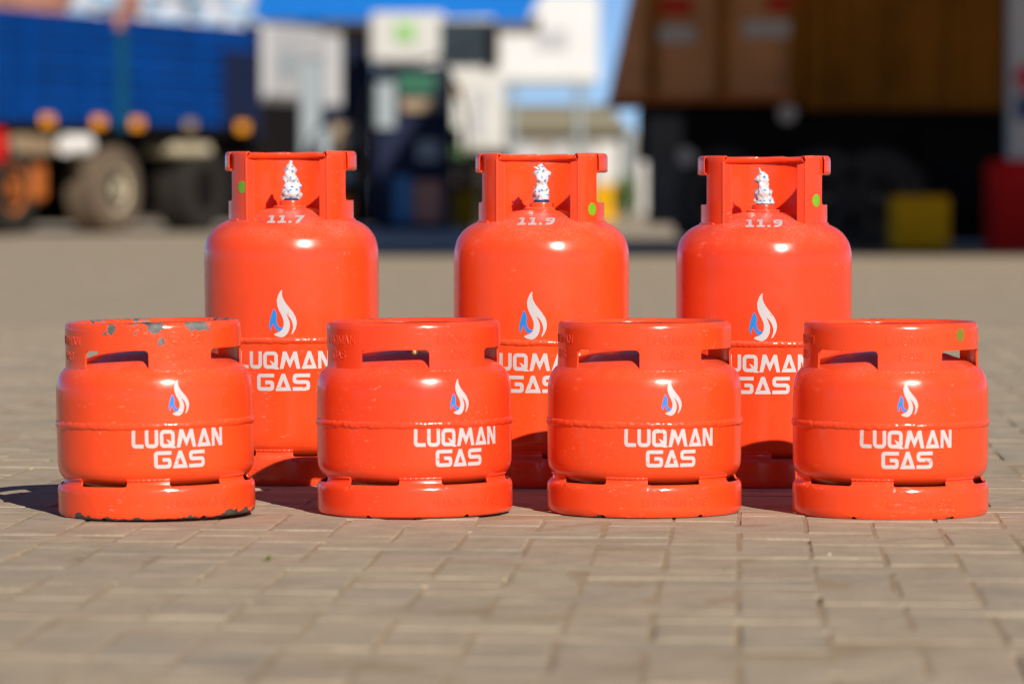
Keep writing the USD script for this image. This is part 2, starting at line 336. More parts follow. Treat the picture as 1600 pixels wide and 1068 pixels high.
def sand_sheet():
    xs, ys = np.arange(-3.4, 3.41, 0.05), np.concatenate([np.arange(2.5, 8.0, 0.04), np.arange(8.0, 15.3, 0.4)])
    gx, gy = np.meshgrid(xs, ys, indexing='ij'); q = np.stack([gx * 7, gy * 7, 0 * gx], -1)
    z = -0.0011 - 0.0080 * np.clip((meshkit.fbm(q, 3, 4) - 0.56) * 3.2, 0, 1) - 0.0006 * meshkit.noise(q * 6, 3)
    n = len(ys); i, j = np.meshgrid(np.arange(len(xs) - 1), np.arange(n - 1), indexing='ij'); a = (i * n + j).ravel()
    return tm(np.stack([gx, gy, z], -1).reshape(-1, 3), np.concatenate([np.stack([a, a + n, a + n + 1], 1), np.stack([a, a + n + 1, a + 1], 1)]))
part('sand_bed', sand_sheet(), SAND, pave, smooth=True)

# ------------------------------------------------------------ lettering
def stroke(pts, s=0.19, cap='flat', join='round'):
    return LineString(pts).buffer(s / 2, cap_style=cap, join_style=join, quad_segs=4)
def round_path(pts, r=0.14):
    """Rounds the inner corners of a polyline."""
    p = [np.array(q, float) for q in pts]; out = [p[0]]
    for a, b, c in zip(p[:-2], p[1:-1], p[2:]):
        d0, d1 = (a - b) / np.linalg.norm(a - b), (c - b) / np.linalg.norm(c - b)
        q0, q1 = b + d0 * r, b + d1 * r
        for t in np.linspace(0, 1, 6): out.append((1 - t)**2 * q0 + 2 * t * (1 - t) * b + t**2 * q1)
    return out + [p[-1]]
def delta(w=0.92, s=0.2):
    o = Polygon([(0, 0), (w, 0), (w * 0.60, 1), (w * 0.40, 1)])
    return o.difference(Polygon([(w * 0.30, 0.19), (w * 0.70, 0.19), (w * 0.5, 0.68)])).difference(Polygon([(w * 0.06, .15), (w * .30, .15), (w * .31, .195), (w * .08, .195)]))
GLYPH = {
    'L': (0.72, stroke(round_path([(0.12, 1), (0.10, 0.1), (0.72, 0.1)], 0.16))),
    'U': (0.80, stroke(round_path([(0.10, 1), (0.10, 0.1), (0.70, 0.1), (0.70, 1)], 0.2))),
    'Q': (0.92, unary_union([stroke(round_path([(0.45, 0.1), (0.1, 0.1), (0.1, 0.9), (0.80, 0.9), (0.80, 0.1), (0.45, 0.1)], 0.18)), Polygon([(0.42, 0.47), (0.62, 0.36), (0.98, -0.02), (0.70, -0.02)])])),
    'M': (1.24, unary_union([Polygon([(0, 0), (0.2, 0), (0.42, 0.72), (0.36, 1), (0.2, 1)]), Polygon([(0.2, 1), (0.40, 1), (0.66, 0.36), (0.62, 0.06)]), Polygon([(0.62, 0.06), (0.56, 0.34), (0.86, 1), (1.04, 1)]), Polygon([(0.86, 1), (1.04, 1), (1.24, 0), (1.04, 0), (0.84, 0.74)])])),
    'A': (0.92, delta()),
    'N': (0.78, unary_union([sbox(0, 0, 0.18, 1), sbox(0.60, 0, 0.78, 1), Polygon([(0.0, 1), (0.24, 1), (0.78, 0), (0.55, 0)])])),
    'G': (1.04, stroke(round_path([(1.04, 0.9), (0.1, 0.9), (0.1, 0.1), (0.94, 0.1), (0.94, 0.50), (0.52, 0.50)], 0.12))),
    'S': (1.02, stroke(round_path([(1.02, 0.9), (0.1, 0.9), (0.1, 0.51), (0.92, 0.51), (0.92, 0.1), (0.0, 0.1)], 0.14))),
    '1': (0.62, unary_union([sbox(0.22, 0, 0.42, 1), sbox(0.0, 0, 0.62, 0.17), Polygon([(0.04, 0.78), (0.04, 0.98), (0.3, 1), (0.3, 0.84)])])),
    '7': (0.70, unary_union([sbox(0, 0.80, 0.70, 1), Polygon([(0.46, 0.9), (0.70, 0.9), (0.36, 0), (0.13, 0)])])),
    '9': (0.72, unary_union([stroke(round_path([(0.62, 0.5), (0.1, 0.5), (0.1, 0.9), (0.62, 0.9), (0.62, 0.45)], 0.17), 0.18), stroke(smooth_curve([(0.62, 0.7), (0.60, 0.35), (0.40, 0.12), (0.08, 0.09)], 5), 0.18)])),
    '.': (0.2, sbox(0, 0, 0.19, 0.19)),
}
def word(text, h, gap=0.10, wide=1.0):
    x, out = 0.0, []
    for ch in text:
        w, g = GLYPH[ch]; out.append(affinity.translate(g, x, 0)); x += w + gap
    s = unary_union(out); s = affinity.translate(s, -(x - gap) / 2, -0.5)
    return affinity.scale(s, h * wide, h, origin=(0, 0)).buffer(h * 0.012).simplify(h * 0.008)
FW = [(487, 797), (472, 815), (462, 845), (463, 872), (472, 900), (487, 930), (495, 957), (492, 985), (478, 1005), (446, 1020), (465, 1032), (490, 1035), (512, 1018), (524, 990), (525, 962), (517, 938), (508, 918),
      (527, 938), (538, 960), (542, 988), (533, 1023), (551, 1000), (560, 970), (558, 945), (545, 915), (522, 885), (500, 855), (488, 825)]
FB = [(446, 892), (436, 912), (426, 945), (421, 980), (429, 1002), (435, 980), (444, 965), (449, 985), (462, 1002), (478, 1003), (491, 990), (476, 985), (463, 972), (459, 945), (460, 920)]
def flame(pts, h):
    p = smooth_curve([((x - 490) / 238, (916 - y) / 238) for x, y in pts], 4, closed=True) * h
    return Polygon(p).buffer(0)
def decal(shape, profile, theta, z, size=0.005, t=0.0003, fixed_r=False):
    """A print lying on a lathed surface, centred at height z."""
    w0 = w_at(profile, z); r = float(np.interp(z, np.array(profile)[:, 1], np.array(profile)[:, 0]))
    return wrap(sheet(shape, 0.0006, size), profile, theta, r, w0, -0.0006 + t, fixed_r)

def embossed(text, h, profile, theta, z, r, raise_=0.0005):
    m = meshkit.text_mesh(text, h, 0.0016)
    b = m.bounds; m.apply_translation([-(b[0][0] + b[1][0]) / 2, -h / 2, 0])
    man = m3.Manifold(m3.Mesh(np.asarray(m.vertices, np.float32), np.asarray(m.faces, np.uint32)))
    mm = to_tm(man.refine_to_length(0.006)) if not man.is_empty() else m
    return wrap(mm, profile, theta, r, w_at(profile, z), -0.0016 + raise_)

# ------------------------------------------------------------ gas cylinders
def base_profile():
    arc = [(0.1450 + 0.0090 * math.cos(a), 0.0425 + 0.0095 * math.sin(a)) for a in np.linspace(0, PI / 2 * 0.80, 9)]
    return [(0.1500, 0.0005), (0.1530, 0.0030), (0.1540, 0.0070)] + arc + [(0.1462, 0.0536), (0.1450, 0.0570), (0.1446, 0.0605)]
def foot_ring(tab_deg, slots=6, slot_deg=34, notch_deg=-27):
    """The pressed foot: its upper edge is cut into tabs, its lower rim has small drain notches."""
    prof = base_profile(); s = np.concatenate([[0], np.cumsum(np.linalg.norm(np.diff(np.array(prof), axis=0), axis=1))])
    R = 0.150; total = s[-1]
    poly = sbox(-PI * R, 0, PI * R, total)
    wcut = s[-5]                                        # just inside the shoulder
    cuts = []
    for k in range(-slots, slots + 1):
        a = math.radians(k * 360 / slots + 180 / slots)
        cuts.append(sbox(a * R - math.radians(slot_deg / 2) * R, wcut, a * R + math.radians(slot_deg / 2) * R, total + 0.03).buffer(-0.005).buffer(0.005))
        b = math.radians(notch_deg - tab_deg + k * 360 / slots) * R
        cuts.append(Point(b, 0.001).buffer(0.0042))
    poly = poly.difference(unary_union(cuts))
    plate = sheet(poly, 0.003, 0.007)
    return wrap(plate, prof, math.radians(tab_deg), R, 0.0, -0.003), prof

def weld_bead(R, z, h, proud, seed):
    """A slightly uneven weld seam."""
    prof = [(R - 0.002, z - h), (R + proud * 0.25, z - h * 0.85), (R + proud * 0.85, z - h * 0.4), (R + proud, z), (R + proud * 0.85, z + h * 0.4), (R + proud * 0.25, z + h * 0.85), (R - 0.002, z + h)]
    m = lathe(prof, 420)
    v = np.array(m.vertices); th = np.arctan2(v[:, 0], -v[:, 1])
    q = np.stack([np.sin(th) * 22, np.cos(th) * 22, np.full_like(th, seed)], 1)
    dz = (meshkit.fbm(q, 3, seed) - 0.5) * h * 0.5; dr = (meshkit.noise(q * 2.2, seed + 5) - 0.5) * proud * 0.6
    k = 1 + dr / np.hypot(v[:, 0], v[:, 1]); v[:, 0] *= k; v[:, 1] *= k; v[:, 2] += dz
    return tm(v, m.faces)

SB = smooth_curve([(0.000, 0.030), (0.060, 0.032), (0.105, 0.040), (0.1300, 0.0500), (0.1415, 0.0575), (0.1468, 0.0630), (0.1512, 0.0710), (0.1530, 0.0810), (0.1534, 0.0950), (0.1534, 0.1450), (0.1534, 0.1800),
                   (0.1529, 0.1960), (0.1508, 0.2095), (0.1460, 0.2210), (0.1385, 0.2292), (0.1280, 0.2352), (0.1100, 0.2425), (0.0800, 0.2520), (0.0400, 0.2580), (0.0000, 0.2595)], 6)
SB = np.maximum(SB, [0, 0])
SC = [(0.1400, 0.2180), (0.1378, 0.2270), (0.1370, 0.2400), (0.1368, 0.2900)] + [(0.1288 + 0.0080 * math.cos(a), 0.2935 + 0.0080 * math.sin(a)) for a in np.linspace(0, PI * 0.95, 12)]
def small_cylinder(px, d, post, tab, decal_deg, label, seed, lean=0, worn=False, sticker=None, lift=0.0):
    turn_in = -math.degrees(math.atan((px - 800) / FPX)); post, tab, decal_deg = post + turn_in, tab + turn_in, decal_deg + turn_in
    t = thing('small_gas_cylinder', label, 'gas cylinder', (X(px, d), d, lift), (0, lean, 0), 'small gas cylinders in the front row')
    P = paint(f'red_paint_small_{"abcd"[seed]}', seed + 1, 0.36)
    PC = paint(f'red_collar_paint_{"abcd"[seed]}', seed + 1, 0.22, 0.50 if worn else 0.30, (0.12, 0.118, 0.112), 1.03, 0.012, (0.235, 0.300), 62.0, ((7, 0.300, 0.019, 0.27), (34, 0.300, 0.018, 0.30), (10, 0.272, 0.013, 0.33), (-22, 0.294, 0.010, 0.45), (-88, 0.268, 0.022, 0.42)) if worn else ())
    PF = paint(f'red_foot_paint_{"abcd"[seed]}', seed + 1, 0.22, 0.56 if worn else 0.36, (0.045, 0.042, 0.036), 1.0, 0.02, (0.022 if worn else 0.015, 0.0), 55.0, ((60, 0.004, 0.045, 0.26), (-50, 0.002, 0.030, 0.16), (-20, 0.0, 0.030, 0.14)) if worn else ())
    part('body', lathe(SB, 200), P, t, smooth=40)
    part('weld_seam', weld_bead(0.1532, 0.1440, 0.0062, 0.0022, seed + 3), P, t, smooth=60)
    f, fp = foot_ring(tab); part('foot_ring', f, PF, t, smooth=35)
    for k in range(6):                                   # weld runs where the tabs meet the body
        a = np.radians(np.linspace(tab + k * 60 - 13, tab + k * 60 + 13, 9))
        part('foot_weld', tube([(0.1448 * math.sin(x), -0.1448 * math.cos(x), 0.0612) for x in a], 0.0026, 8), P, t, smooth=50)
    s = np.concatenate([[0], np.cumsum(np.linalg.norm(np.diff(np.array(SC), axis=0), axis=1))]); R = 0.1372
    poly = sbox(-PI * R, 0, PI * R, s[-1]); cuts = []
    w1 = w_at(SC[:5], 0.2592)
    for k in range(-4, 5):
        a = math.radians(45 + 90 * k) * R; hw = math.radians(23.3) * R
        cuts.append(unary_union([sbox(a - hw, w1 - 0.022, a + hw, w1).buffer(-0.007).buffer(0.007), sbox(a - hw, -0.05, a + hw, w1 - 0.010)]))
    part('collar', wrap(sheet(poly.difference(unary_union(cuts)), 0.0030, 0.006), SC, math.radians(post), R, 0.0, -0.0030), PC, t, smooth=35)
    for k in range(4):
        a = np.radians(np.linspace(post + k * 90 - 21.5, post + k * 90 + 21.5, 14))
        part('collar_weld', tube([(0.1392 * math.sin(x), -0.1392 * math.cos(x), 0.2262) for x in a], 0.0024, 8), P, t, smooth=50)
    for k in range(4):
        a = math.radians(post + 90 * k)
        part('embossed_text', embossed('LUQMAN', 0.0135, SC[:5], a, 0.2745, 0.1372), PC, t, smooth=30); part('embossed_text', embossed('GAS', 0.0135, SC[:5], a, 0.2510, 0.1372), PC, t, smooth=30)
    part('embossed_text', embossed('LUQMAN GAS', 0.0120, fp[2:6], math.radians(tab + 30), 0.0245, 0.154), PF, t, smooth=30)
    a = math.radians(decal_deg)
    part('flame_emblem', decal(flame(FW, 0.0545), SB, a, 0.1865), WHITE_INK, t, smooth=40)
    part('flame_emblem', decal(flame(FB, 0.0545), SB, a, 0.1865), BLUE_INK, t, smooth=40)
    part('lettering', decal(word('LUQMAN', 0.0272, 0.11, 0.915), SB, a, 0.1245), WHITE_INK, t, smooth=40)
    part('lettering', decal(word('GAS', 0.0262, 0.10, 0.96), SB, a, 0.0925), WHITE_INK, t, smooth=40)
    v = part('valve', cat(lathe([(0, 0.252), (0.021, 0.252), (0.021, 0.266), (0.012, 0.267), (0.012, 0.286), (0.008, 0.288), (0, 0.288)], 32), trimesh.creation.cylinder(0.007, segment=[(0, 0, 0.277), (0.026, 0, 0.277)], sections=20)), BRASS, t)
    if sticker:
        sth, sz, mat = sticker; sth += turn_in
        part('sticker', wrap(sheet(Point(0, 0).buffer(0.0100, quad_segs=10), 0.0004, 0.003), SC[:5], math.radians(sth), 0.1372, w_at(SC[:5], sz), 0.0001), mat, t, smooth=40, label='olive green round sticker' )
    return t

small_cylinder(244.5, 6.010, 18.5, -5.0, 14.0, 'leftmost small red gas cylinder, with chipped paint on collar and foot', 0, lean=-1.2, worn=True, lift=0.0022)
small_cylinder(648.5, 6.055, 32.0, 3.5, 27.3, 'small red gas cylinder second from left, its print turned to the right', 1, lean=-0.6, lift=0.0012)
small_cylinder(1007, 6.075, 18.5, -11.0, 16.0, 'small red gas cylinder third from left, clean collar without a sticker', 2, lean=0)
small_cylinder(1392, 6.040, 13.5, -11.0, 10.0, 'rightmost small red gas cylinder, with an olive sticker on its collar', 3, lean=0, sticker=(51.5, 0.2830, OLIVE_STICKER))

BB0 = [(0.000, 0.032), (0.060, 0.034), (0.105, 0.043), (0.1300, 0.0500), (0.1415, 0.0575), (0.1468, 0.0630), (0.1510, 0.0710), (0.1524, 0.0810), (0.1528, 0.0950), (0.1528, 0.2500), (0.1530, 0.3800), (0.1524, 0.4020), (0.1480, 0.4225),
       (0.1395, 0.4370), (0.1290, 0.4470), (0.1110, 0.4565), (0.0850, 0.4655), (0.0550, 0.4735), (0.0300, 0.4775), (0.000, 0.4785)]
def big_cylinder(px, d, turn, weight, label, seed, zs=1.0, lean=0, sticker=None, cap=None):
    turn_in = -math.degrees(math.atan((px - 800) / FPX)); turn += turn_in
    t = thing('large_gas_cylinder', label, 'gas cylinder', (X(px, d), d, 0), (0, lean, 0), 'large gas cylinders in the back row')
    P = paint(f'red_paint_large_{"abc"[seed]}', seed + 11, 0.62)
    PF = paint(f'red_foot_paint_large_{"abc"[seed]}', seed + 11, 0.3, 0.34, (0.035, 0.034, 0.030), 1.0, 0.02, (0.016, 0.0), 30.0)
    BB = smooth_curve(BB0, 6); BB[:, 1] *= zs
    part('body', lathe(BB, 200), P, t, smooth=40)
    part('weld_seam', weld_bead(0.1526, 0.2500 * zs, 0.0060, 0.0028, seed + 13), P, t, smooth=60)
    f, fp = foot_ring(turn - 8); part('foot_ring', f, PF, t, smooth=35)
    for k in range(6):
        part('foot_weld', tube([(0.1448 * math.sin(x), -0.1448 * math.cos(x), 0.0612) for x in np.radians(np.linspace(turn - 8 + k * 60 - 13, turn - 8 + k * 60 + 13, 9))], 0.0026, 8), P, t, smooth=50)
    part('embossed_text', embossed('LUQMAN GAS', 0.0120, fp[2:6], math.radians(turn - 30), 0.0245, 0.154), PF, t, smooth=30)
    # carrying guard: a rolled sheet open at the front, a hand hole on each side
    zt, rr = 0.5765 * zs, 0.0062
    GP = [(0.1100, 0.445 * zs), (0.1095, 0.470 * zs), (0.1095, zt - rr)] + [(0.1095 - rr + rr * math.cos(a), zt - rr + rr * math.sin(a)) for a in np.linspace(0, PI * 1.55, 22)][1:]
    s = np.concatenate([[0], np.cumsum(np.linalg.norm(np.diff(np.array(GP), axis=0), axis=1))]); R = 0.1095
    wz = lambda z: z * zs - 0.445 * zs
    poly = sbox(math.radians(40) * R, 0, math.radians(320) * R, s[-1])
    for c in (95, 265):
        hw = 30.0
        poly = poly.difference(sbox(math.radians(c - hw) * R, wz(0.4905), math.radians(c + hw) * R, wz(0.5440)).buffer(-0.006).buffer(0.006))
    part('guard', wrap(sheet(poly, 0.0028, 0.006), GP, math.radians(turn), R, 0.0, -0.0028), P, t, smooth=35)
    # rolled grips above the hand holes
    for c, hw in ((95, 30.5), (265, 30.5)):
        r0, zb = 0.1097, 0.5455 * zs
        gp = [(r0 + 0.0002, zb + 0.0005)] + [(r0 + 0.0024 - 0.0024 * math.cos(a), zb - 0.0024 * math.sin(a)) for a in np.linspace(0.2, PI, 8)] + [(r0 + 0.0048, zt - 0.008), (r0 + 0.0036, zt - 0.0035), (r0 + 0.0006, zt - 0.001)]
        L2 = np.concatenate([[0], np.cumsum(np.linalg.norm(np.diff(np.array(gp), axis=0), axis=1))])[-1]
        g = sbox(-math.radians(hw) * R, 0, math.radians(hw) * R, L2)
        part('grip', wrap(sheet(g, 0.0014, 0.004), gp, math.radians(turn + c), R, 0.0, -0.0007), P, t, smooth=50)
    # folded front edges
    for sgn in (-1, 1):
        a = math.radians(turn + sgn * 40.5)
        A = np.array([0.1081 * math.sin(a), -0.1081 * math.cos(a)]); a2 = math.radians(turn)
        inx = np.array([math.cos(a2), math.sin(a2)]) * -sgn; iny = np.array([-math.sin(a2), math.cos(a2)])
        B = A + inx * 0.0130 + iny * (0.005 if sgn > 0 else -0.003)
        def post(p, z0, z1, r=0.0017):
            m = m3.Manifold.cylinder(z1 - z0, r, r, 14).translate([p[0], p[1], z0]); return m
        man = m3.Manifold.batch_hull([post(A, 0.452 * zs, zt - 0.0135), post(B, 0.452 * zs, zt - 0.0165)]) + post(A, 0.450 * zs, zt - 0.0118, 0.0026)
        part('guard_flange', to_tm(man), P, t, smooth=35)
    gw = [tube([(0.1105 * math.sin(math.radians(turn + x)), -0.1105 * math.cos(math.radians(turn + x)), 0.4568 * zs) for x in np.linspace(52, 308, 60)], 0.0022, 8)]
    part('guard_weld', cat(*gw), P, t, smooth=50)
    # valve boss, valve and its printed seal film
    part('valve_boss', lathe([(0.0315, 0.474 * zs), (0.0312, 0.4800 * zs), (0.0290, 0.4815 * zs), (0.0212, 0.4820 * zs), (0.0208, 0.4890 * zs), (0.0196, 0.4905 * zs), (0, 0.4905 * zs)], 64), P, t, smooth=40)
    z0 = 0.4900 * zs
    v = part('valve', lathe([(0.0142, z0), (0.0142, z0 + 0.004), (0.008, z0 + 0.006), (0.005, z0 + 0.040), (0, z0 + 0.042)], 28), NAVY_CAP, t)
    hgt = (0.068, 0.066, 0.056)[seed]
    q = np.linspace(0, 1, 30)
    rad = np.interp(q, [0, .12, .3, .45, .6, .75, .88, 1], [.0135, .0148, .0140, .0112, .0108, .0098, .0060, .0012] if seed != 2 else [.0135, .0146, .0142, .0112, .0110, .0112, .0085, .0030])
    film = lathe(np.column_stack([rad, z0 + (0.002 if seed != 1 else 0.005) + q * hgt]), 56)
    vv = np.array(film.vertices)
    nz = np.maximum((meshkit.fbm(vv * 95 + seed * 7, 3, seed) - 0.5) * 0.014, -0.0035); nx = (meshkit.fbm(vv * 60 + 31 + seed, 2, seed + 4) - 0.5) * 0.010
    ang = np.arctan2(vv[:, 1], vv[:, 0]); hgtq = (vv[:, 2] - z0) / hgt
    vv[:, 0] += nz * np.cos(ang) + nx + (-0.004 if seed == 2 else 0.001) * hgtq; vv[:, 1] += nz * np.sin(ang); vv[:, 2] += nz * 0.35
    film = tm(vv, film.faces)
    if seed == 1:
        tip = to_tm(m3.Manifold.batch_hull([m3.Manifold.sphere(0.0012, 8).translate([-0.0125, -0.004, z0 + 0.062]), m3.Manifold.sphere(0.004, 10).translate([-0.002, -0.001, z0 + 0.056])])); film = cat(film, tip)
    if seed == 2:
        film = cat(film, to_tm(m3.Manifold.batch_hull([m3.Manifold.sphere(0.001, 8).translate([-0.0085, -0.002, z0 + 0.064]), m3.Manifold.sphere(0.0035, 10).translate([-0.004, 0, z0 + 0.050])])))
    lower = meshkit.fbm(np.zeros((1, 3)), 1)
    part('valve_seal', film, WRAP, t, smooth=28, label='crumpled white sealing film printed in blue round the valve')
    a = math.radians(turn - 1.0)
    part('flame_emblem', decal(flame(FW, 0.0810), BB, a, 0.2970 * zs), WHITE_INK, t, smooth=40)
    part('flame_emblem', decal(flame(FB, 0.0810), BB, a, 0.2970 * zs), BLUE_INK, t, smooth=40)
    part('lettering', decal(word('LUQMAN', 0.0295, 0.11, 0.95), BB, a, 0.2170 * zs), WHITE_INK, t, smooth=40)
    part('lettering', decal(word('GAS', 0.0290, 0.10), BB, a, 0.1790 * zs), WHITE_INK, t, smooth=40)
    part('weight_figures', decal(word(weight, 0.0330, 0.24, 0.66), BB, a + 0.012, 0.4590 * zs, fixed_r=True), WHITE_INK, t, smooth=40)
    if sticker:
        sth, sz = sticker; sth += turn_in
        part('sticker', wrap(sheet(Point(0, 0).buffer(0.0108, quad_segs=10), 0.0004, 0.003), GP[:3], math.radians(sth), R, w_at(GP[:3], sz * zs), 0.0001), GREEN_STICKER, t, smooth=40, label='bright green round sticker')
    return t
big_cylinder(457.5, 6.739, -5.0, '11.7', 'large red gas cylinder marked 11.7, left in the back row', 0, 1.0, -0.3, (-51, 0.514))
big_cylinder(846, 6.690, -4.5, '11.9', 'large red gas cylinder marked 11.9 between two others in the back row', 1, 0.993, 0, (53, 0.479))
big_cylinder(1193.5, 6.680, 0.5, '11.9', 'large red gas cylinder marked 11.9, right in the back row before the brown tipper', 2, 0.985, 0, (55, 0.498))
#BACKGROUND
# ------------------------------------------------------------ the forecourt behind, far out of focus
BLUE_STEEL = plain('blue_truck_paint', (0.0005, 0.042, 0.22), 0.6, var=0.3, scale=1.5, spec=0.05)
NAVY = plain('navy_steel', (0.004, 0.009, 0.035), 0.6, spec=0.2)
TEAL = plain('teal_post_paint', (0.003, 0.055, 0.11), 0.6, spec=0.1)
BLACK = plain('black_chassis', (0.006, 0.005, 0.005), 0.8, spec=0.1)
RUBBER = plain('dusty_tyre', (0.115, 0.085, 0.058), 0.9, var=0.3, spec=0.2)
RUBBER_DARK = plain('dark_tyre', (0.022, 0.019, 0.016), 0.9, spec=0.15)
HUB = plain('pale_hub', (0.44, 0.38, 0.26), 0.6)
AMBER = plain('amber_lens', (0.80, 0.30, 0.010), 0.5, spec=0.1, var=0.1)
WHITE = plain('white_lorry_paint', (0.46, 0.45, 0.425), 0.5, var=0.06)
GREYW = plain('grey_white_paint', (0.36, 0.36, 0.37), 0.5, var=0.1)
TAN = plain('tan_metal', (0.25, 0.175, 0.105), 0.7)
RUST = plain('rusty_brown', (0.36, 0.10, 0.02), 0.8, var=0.35, spec=0.1)
RED_PAINT = plain('red_paint', (0.52, 0.008, 0.006), 0.6, spec=0.1)
GLASS_DARK = plain('dark_window_glass', (0.02, 0.028, 0.030), 0.2)
GREY = plain('grey_steel', (0.24, 0.28, 0.30), 0.5)
KERB = plain('grey_kerb', (0.34, 0.35, 0.37), 0.8)
CANOPY_BLUE = plain('canopy_blue', (0.001, 0.125, 0.46), 0.5, var=0.05, spec=0.15)
CEIL = plain('canopy_soffit', (0.5, 0.5, 0.5), 0.6)
YELLOW = plain('yellow_paint', (0.62, 0.31, 0.002), 0.6, spec=0.1)
GREEN_P = plain('green_panel', (0.012, 0.10, 0.05), 0.4)
LBLUE = plain('blue_panel', (0.02, 0.16, 0.36), 0.4)
ORANGE_P = plain('salmon_panel', (0.50, 0.20, 0.12), 0.5)
CREAM = plain('cream_wall', (0.29, 0.265, 0.21), 0.8)
ROOFC = plain('cream_roof', (0.30, 0.26, 0.165), 0.7)
TIPPER = plain('tipper_brown', (0.48, 0.20, 0.075), 0.75, var=0.45, scale=1.2, spec=0.1)
TIPPER2 = plain('tipper_orange_brown', (0.25, 0.085, 0.006), 0.75, var=0.45, scale=0.9, spec=0.1)  # deeper shade on the front bay is put into this darker brown
PALEPLATE = plain('pale_plate', (0.50, 0.42, 0.34), 0.6, spec=0.1)
LEAF = plain('leaf_green', (0.07, 0.14, 0.02), 0.6, var=0.4, scale=8)
BARK = plain('bark', (0.12, 0.09, 0.06), 0.9)
SACKW = plain('pale_sack', (0.50, 0.52, 0.58), 0.7, var=0.2); SACKB = plain('blue_grey_sack', (0.30, 0.42, 0.56), 0.7, var=0.2); SACKR = plain('russet_sack', (0.33, 0.15, 0.11), 0.8, var=0.25)
SIGNRED = plain('sign_red', (0.5, 0.015, 0.03), 0.4); SIGNBLUE = plain('sign_navy', (0.01, 0.02, 0.12), 0.4)

def wheel(parent, x, y0, z, r, width, tyre_m, hub_m, name='wheel'):
    """Axis along y; outer face at y0."""
    W = part(name, trimesh.creation.cylinder(r * 0.55, segment=[(x, y0 + 0.06, z), (x, y0 + width - 0.02, z)], sections=28), BLACK, parent)
    prof = [(r * 0.52, 0.03), (r * 0.60, 0.0), (r * 0.86, 0.0), (r * 0.97, 0.035), (r, 0.07), (r, width - 0.07), (r * 0.97, width - 0.035), (r * 0.86, width), (r * 0.52, width - 0.02)]
    m = lathe(prof, 40); v = np.array(m.vertices); v = np.stack([v[:, 0] + x, v[:, 2] + y0, v[:, 1] + z], 1)
    part('tyre', tm(v, m.faces[:, ::-1]), tyre_m, W, smooth=35)
    m = lathe([(0, 0.0), (r * 0.16, 0.0), (r * 0.2, 0.05), (r * 0.34, 0.09), (r * 0.42, 0.05), (r * 0.53, 0.03), (r * 0.53, 0.08)], 36); v = np.array(m.vertices)
    part('rim', tm(np.stack([v[:, 0] + x, v[:, 2] + y0 + 0.01, v[:, 1] + z], 1), m.faces[:, ::-1]), hub_m, W, smooth=35)
    return W

# blue dropside lorry, left, seen running away to the right
T0 = np.array([-6.87, 51.5]); TA = math.radians(65.2); TD = np.array([math.cos(TA), math.sin(TA)])
def s_at(px):
    k = (px - 800) / FPX
    return (T0[0] - k * T0[1]) / (k * TD[1] - TD[0])
bt = thing('blue_lorry', 'blue dropside lorry with amber side lamps parked behind the left cylinders', 'lorry', (T0[0], T0[1], 0), (0, 0, 65.2))
for a, b in ((-6.0, 3.1), (3.42, 7.15)):
    for k in range(7):
        z0 = 1.56 + k * 0.216
        part('side_board', cbox(a, b, 0.0 if k % 2 else 0.02, 0.05, z0, z0 + 0.168, 0.035), BLUE_STEEL, bt)
    for x in np.arange(a + 0.5, b - 0.2, 1.55): part('board_strap', cbox(x, x + 0.07, -0.03, -0.002, 1.58, 3.05, 0.01), BLUE_STEEL, bt)
for a, b in ((-6.0, 3.1), (3.42, 7.15)): part('inner_sheet', cbox(a, b, 0.053, 0.066, 1.56, 3.05, 0.004), NAVY, bt)
part('side_post', cbox(3.16, 3.36, -0.03, 0.09, 1.45, 2.85, 0.02), TEAL, bt)
part('headboard', cbox(7.2, 7.32, -0.02, 2.42, 1.4, 3.1, 0.02), NAVY, bt)
part('painted_shadow', cbox(6.15, 7.19, -0.035, -0.004, 1.55, 2.70, 0.02), NAVY, bt)  # navy sheet over the side boards, painting a shadow that lies on them
part('load_bed', cbox(-6.0, 7.18, 0.07, 2.4, 1.40, 1.55, 0.02), BLACK, bt)
part('far_side', cbox(-6.0, 7.15, 2.41, 2.46, 1.56, 3.05, 0.02), BLUE_STEEL, bt)
part('chassis_rail', cbox(-5.9, 9.2, 0.75, 0.95, 0.92, 1.39, 0.02), BLACK, bt); part('chassis_rail', cbox(-5.9, 9.2, 1.45, 1.65, 0.92, 1.39, 0.02), BLACK, bt)
for px in (67, 147, 207, 290, 372):
    x = s_at(px); part('side_lamp', cbox(x - 0.14, x + 0.14, -0.12, -0.045, 1.47, 1.63, 0.03), AMBER if px != 290 else TAN, bt)
for px, tyre, hub in ((28, RUBBER_DARK, RUST), (192, RUBBER, HUB), (328, RUBBER_DARK, BLACK)):  # last wheel: its shadow is put into the dark tyre and black hub
    wheel(bt, s_at(px) + 0.15, 0.12, 0.62, 0.62, 0.60, tyre, hub); wheel(bt, s_at(px) + 0.15, 1.7, 0.62, 0.62, 0.60, RUBBER_DARK, BLACK)
x = s_at(130); part('air_tank', trimesh.creation.cylinder(0.14, segment=[(x - 0.30, 0.1, 1.24), (x + 0.25, 0.1, 1.24)], sections=24), plain('bright_white', (0.72, 0.70, 0.68), 0.5), bt)
x = s_at(65); part('toolbox', cbox(x - 0.5, x + 0.55, 0.1, 0.6, 1.08, 1.36, 0.04), TAN, bt)
x = s_at(312); part('mudguard', cbox(x - 0.45, x + 0.6, 0.1, 0.7, 1.12, 1.30, 0.05), HUB, bt)
x = s_at(75); part('spare_carrier', cbox(x - 0.25, x + 0.15, 0.08, 0.5, 0.45, 0.95, 0.06), RUST, bt)
x = s_at(5); part('red_tank', cbox(x - 0.9, x + 0.2, 0.02, 0.5, 0.95, 1.45, 0.08), RED_PAINT, bt)
